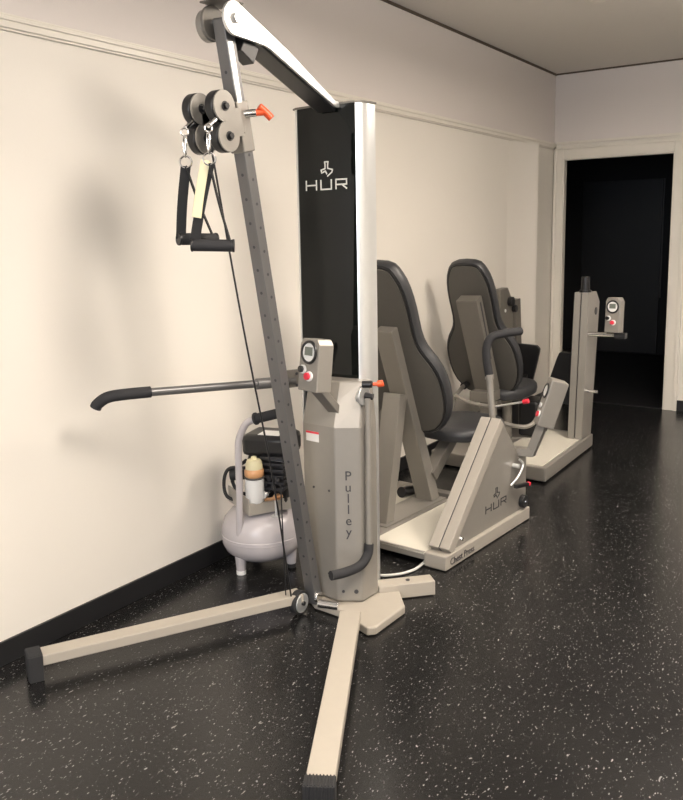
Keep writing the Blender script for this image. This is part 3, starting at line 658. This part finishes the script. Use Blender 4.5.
# side handles and levers
h1 = W('side_handle', PAINT, lambda bm: tube(bm, [(.30, 4.93, .30), (.20, 4.91, .29), (.155, 4.905, .31), (.150, 4.92, .37), (.15, 4.955, .42), (.15, 5.06, .46), (.15, 5.10, .47)], .014), 0, True)
W('handle_grip', RUB, lambda bm: (cyl(bm, (.15, 5.085, .467), (.15, 5.22, .495), .02), cyl(bm, (.15, 5.08, .466), (.15, 5.10, .47), .025)), .003, True, parent=h1)
h2 = W('side_handle', PAINT, lambda bm: tube(bm, [(.40, 4.92, .32), (.54, 4.80, .315), (.62, 4.80, .302), (.695, 4.82, .297), (.735, 4.86, .315), (.752, 4.90, .36), (.755, 4.93, .42)], .0135), 0, True)
W('handle_grip', RUB, lambda bm: cyl(bm, (.755, 4.93, .42), (.757, 5.02, .50), .02), .003, True, parent=h2)
l1 = W('adjusting_bar', PAINT, lambda bm: tube(bm, [(.17, 4.915, .42), (.235, 4.80, .455), (.33, 4.765, .432), (.43, 4.76, .42), (.53, 4.76, .42)], .0125), 0, True)
W('adjusting_rod', SILVER, lambda bm: cyl(bm, (.52, 4.76, .42), (.715, 4.76, .470), .0065), 0, True, parent=l1)
W('bar_knob', RED, lambda bm: cyl(bm, (.705, 4.76, .468), (.745, 4.76, .478), .015), .005, True, parent=l1, label='pink-red knob')
# right column
def col(bm):
    for a, b in ((.768, .811), (.819, .866)):
        pts = []
        prism(bm, [(a, 5.45, .10), (b, 5.45, .10), (b, 5.585, .10), (a, 5.585, .10)], (0, 0, .001))
        v0 = [bm.verts.new(p) for p in ((a, 5.43, .10), (b, 5.43, .10), (b, 5.63, .10), (a, 5.63, .10))]
        v1 = [bm.verts.new(p) for p in ((a, 5.50, 1.095), (b, 5.50, 1.095), (b, 5.66, 1.095), (a, 5.66, 1.095))]
        v2 = [bm.verts.new(p) for p in ((a, 5.49, 1.0), (b, 5.49, 1.0), (b, 5.74, 1.02), (a, 5.74, 1.02))]
        for A_, B_ in ((v0, v2), (v2, v1)):
            for k in range(4): bm.faces.new((A_[k], A_[(k+1) % 4], B_[(k+1) % 4], B_[k]))
        bm.faces.new(v0[::-1]); bm.faces.new(v1)
W('column', PAINT, col, .003)
W('column_groove', INK, lambda bm: beam(bm, (.815, 5.50, .10), (.815, 5.56, 1.085), X, .012, .09))
W('column_stub', BLK, lambda bm: (cyl(bm, (.825, 5.55, 1.09), (.825, 5.55, 1.20), .028), cyl(bm, (.825, 5.55, 1.09), (.825, 5.55, 1.11), .04)), .003, True)
W('column_hole', INK, lambda bm: cyl(bm, (.866, 5.66, .96), (.869, 5.66, .96), .026), 0)
W('column_pin', CHROME, lambda bm: cyl(bm, (.86, 5.52, .425), (.935, 5.52, .425), .011), .001, True)
W('console_bar', CHROME, lambda bm: cyl(bm, (.86, 5.50, .818), (1.07, 5.50, .822), .015), .001, True)
W('bar_end', BLK, lambda bm: box(bm, (1.05, 5.46, .80), (1.12, 5.52, .838)), .004)
con_face(tm, (1.035, 5.46, .955), (-.15, -1, .04), (1, -.15, 0), .95, bw=.05, bh=.115, bd=.035)
# left column near the wall with its bracket
W('rear_post', PAINTD, lambda bm: beam(bm, (.17, 6.02, .0), (.14, 5.99, 1.0), X, .062, .10), .004)
W('rear_post_foot', PAINTD, lambda bm: (box(bm, (.12, 5.66, .0), (.20, 6.06, .06)),), .004)
W('post_bracket', PAINTD, lambda bm: prism(bm, [(.10, y, z) for y, z in ((5.70, .80), (5.70, 1.09), (5.84, 1.095), (5.94, .98), (5.96, .72), (5.84, .66))], (.05, 0, 0)), .004)
W('bracket_knob', BLK, lambda bm: (cyl(bm, (.15, 5.86, .99), (.185, 5.86, .99), .036), cyl(bm, (.15, 5.94, .93), (.18, 5.94, .93), .028)), .003, True)
W('bracket_bolt', WHITE, lambda bm: cyl(bm, (.15, 5.79, .925), (.155, 5.79, .925), .012), 0, True)
W('bracket_link', PAINTD, lambda bm: beam(bm, (.15, 5.85, .75), (.15, 6.0, .62), X, .04, .06), .003)
def pad(pts, th):
    def f(bm): prism(bm, pts, th)
    return f
W('side_pad', BLK, pad([(.22, 5.90, .35), (.20, 5.86, .66), (.215, 5.86, .675), (.365, 5.88, .665), (.385, 5.885, .64), (.38, 5.89, .61), (.315, 5.92, .36)], (0, .035, 0)), .006)
W('side_pad', BLK, pad([(.515, 5.60, .31), (.60, 5.66, .62), (.615, 5.66, .655), (.635, 5.66, .665), (.76, 5.64, .655), (.76, 5.58, .30)], (0, .035, 0)), .006)
W('pad_arm', BLK, lambda bm: beam(bm, (.68, 5.67, .45), (.79, 5.56, .40), (0, 0, 1), .05, .03), .003)
W('pad_arm', BLK, lambda bm: (beam(bm, (.28, 5.90, .42), (.30, 5.62, .30), (0, 0, 1), .05, .03), box(bm, (.24, 5.55, .10), (.32, 5.66, .34))), .003)

# ------------------------------------------------------------------ hose on the floor
single('air_hose', SPARK, lambda bm: tube(bm, [(.66, 2.975, .008), (.70, 2.955, .008), (.765, 2.965, .008), (.825, 3.02, .008), (.855, 3.09, .008), (.862, 3.16, .012), (.85, 3.25, .014)], .0065, 10),
       'white air hose curling on the black floor from behind the pulley tower', 'hose', 0, True)
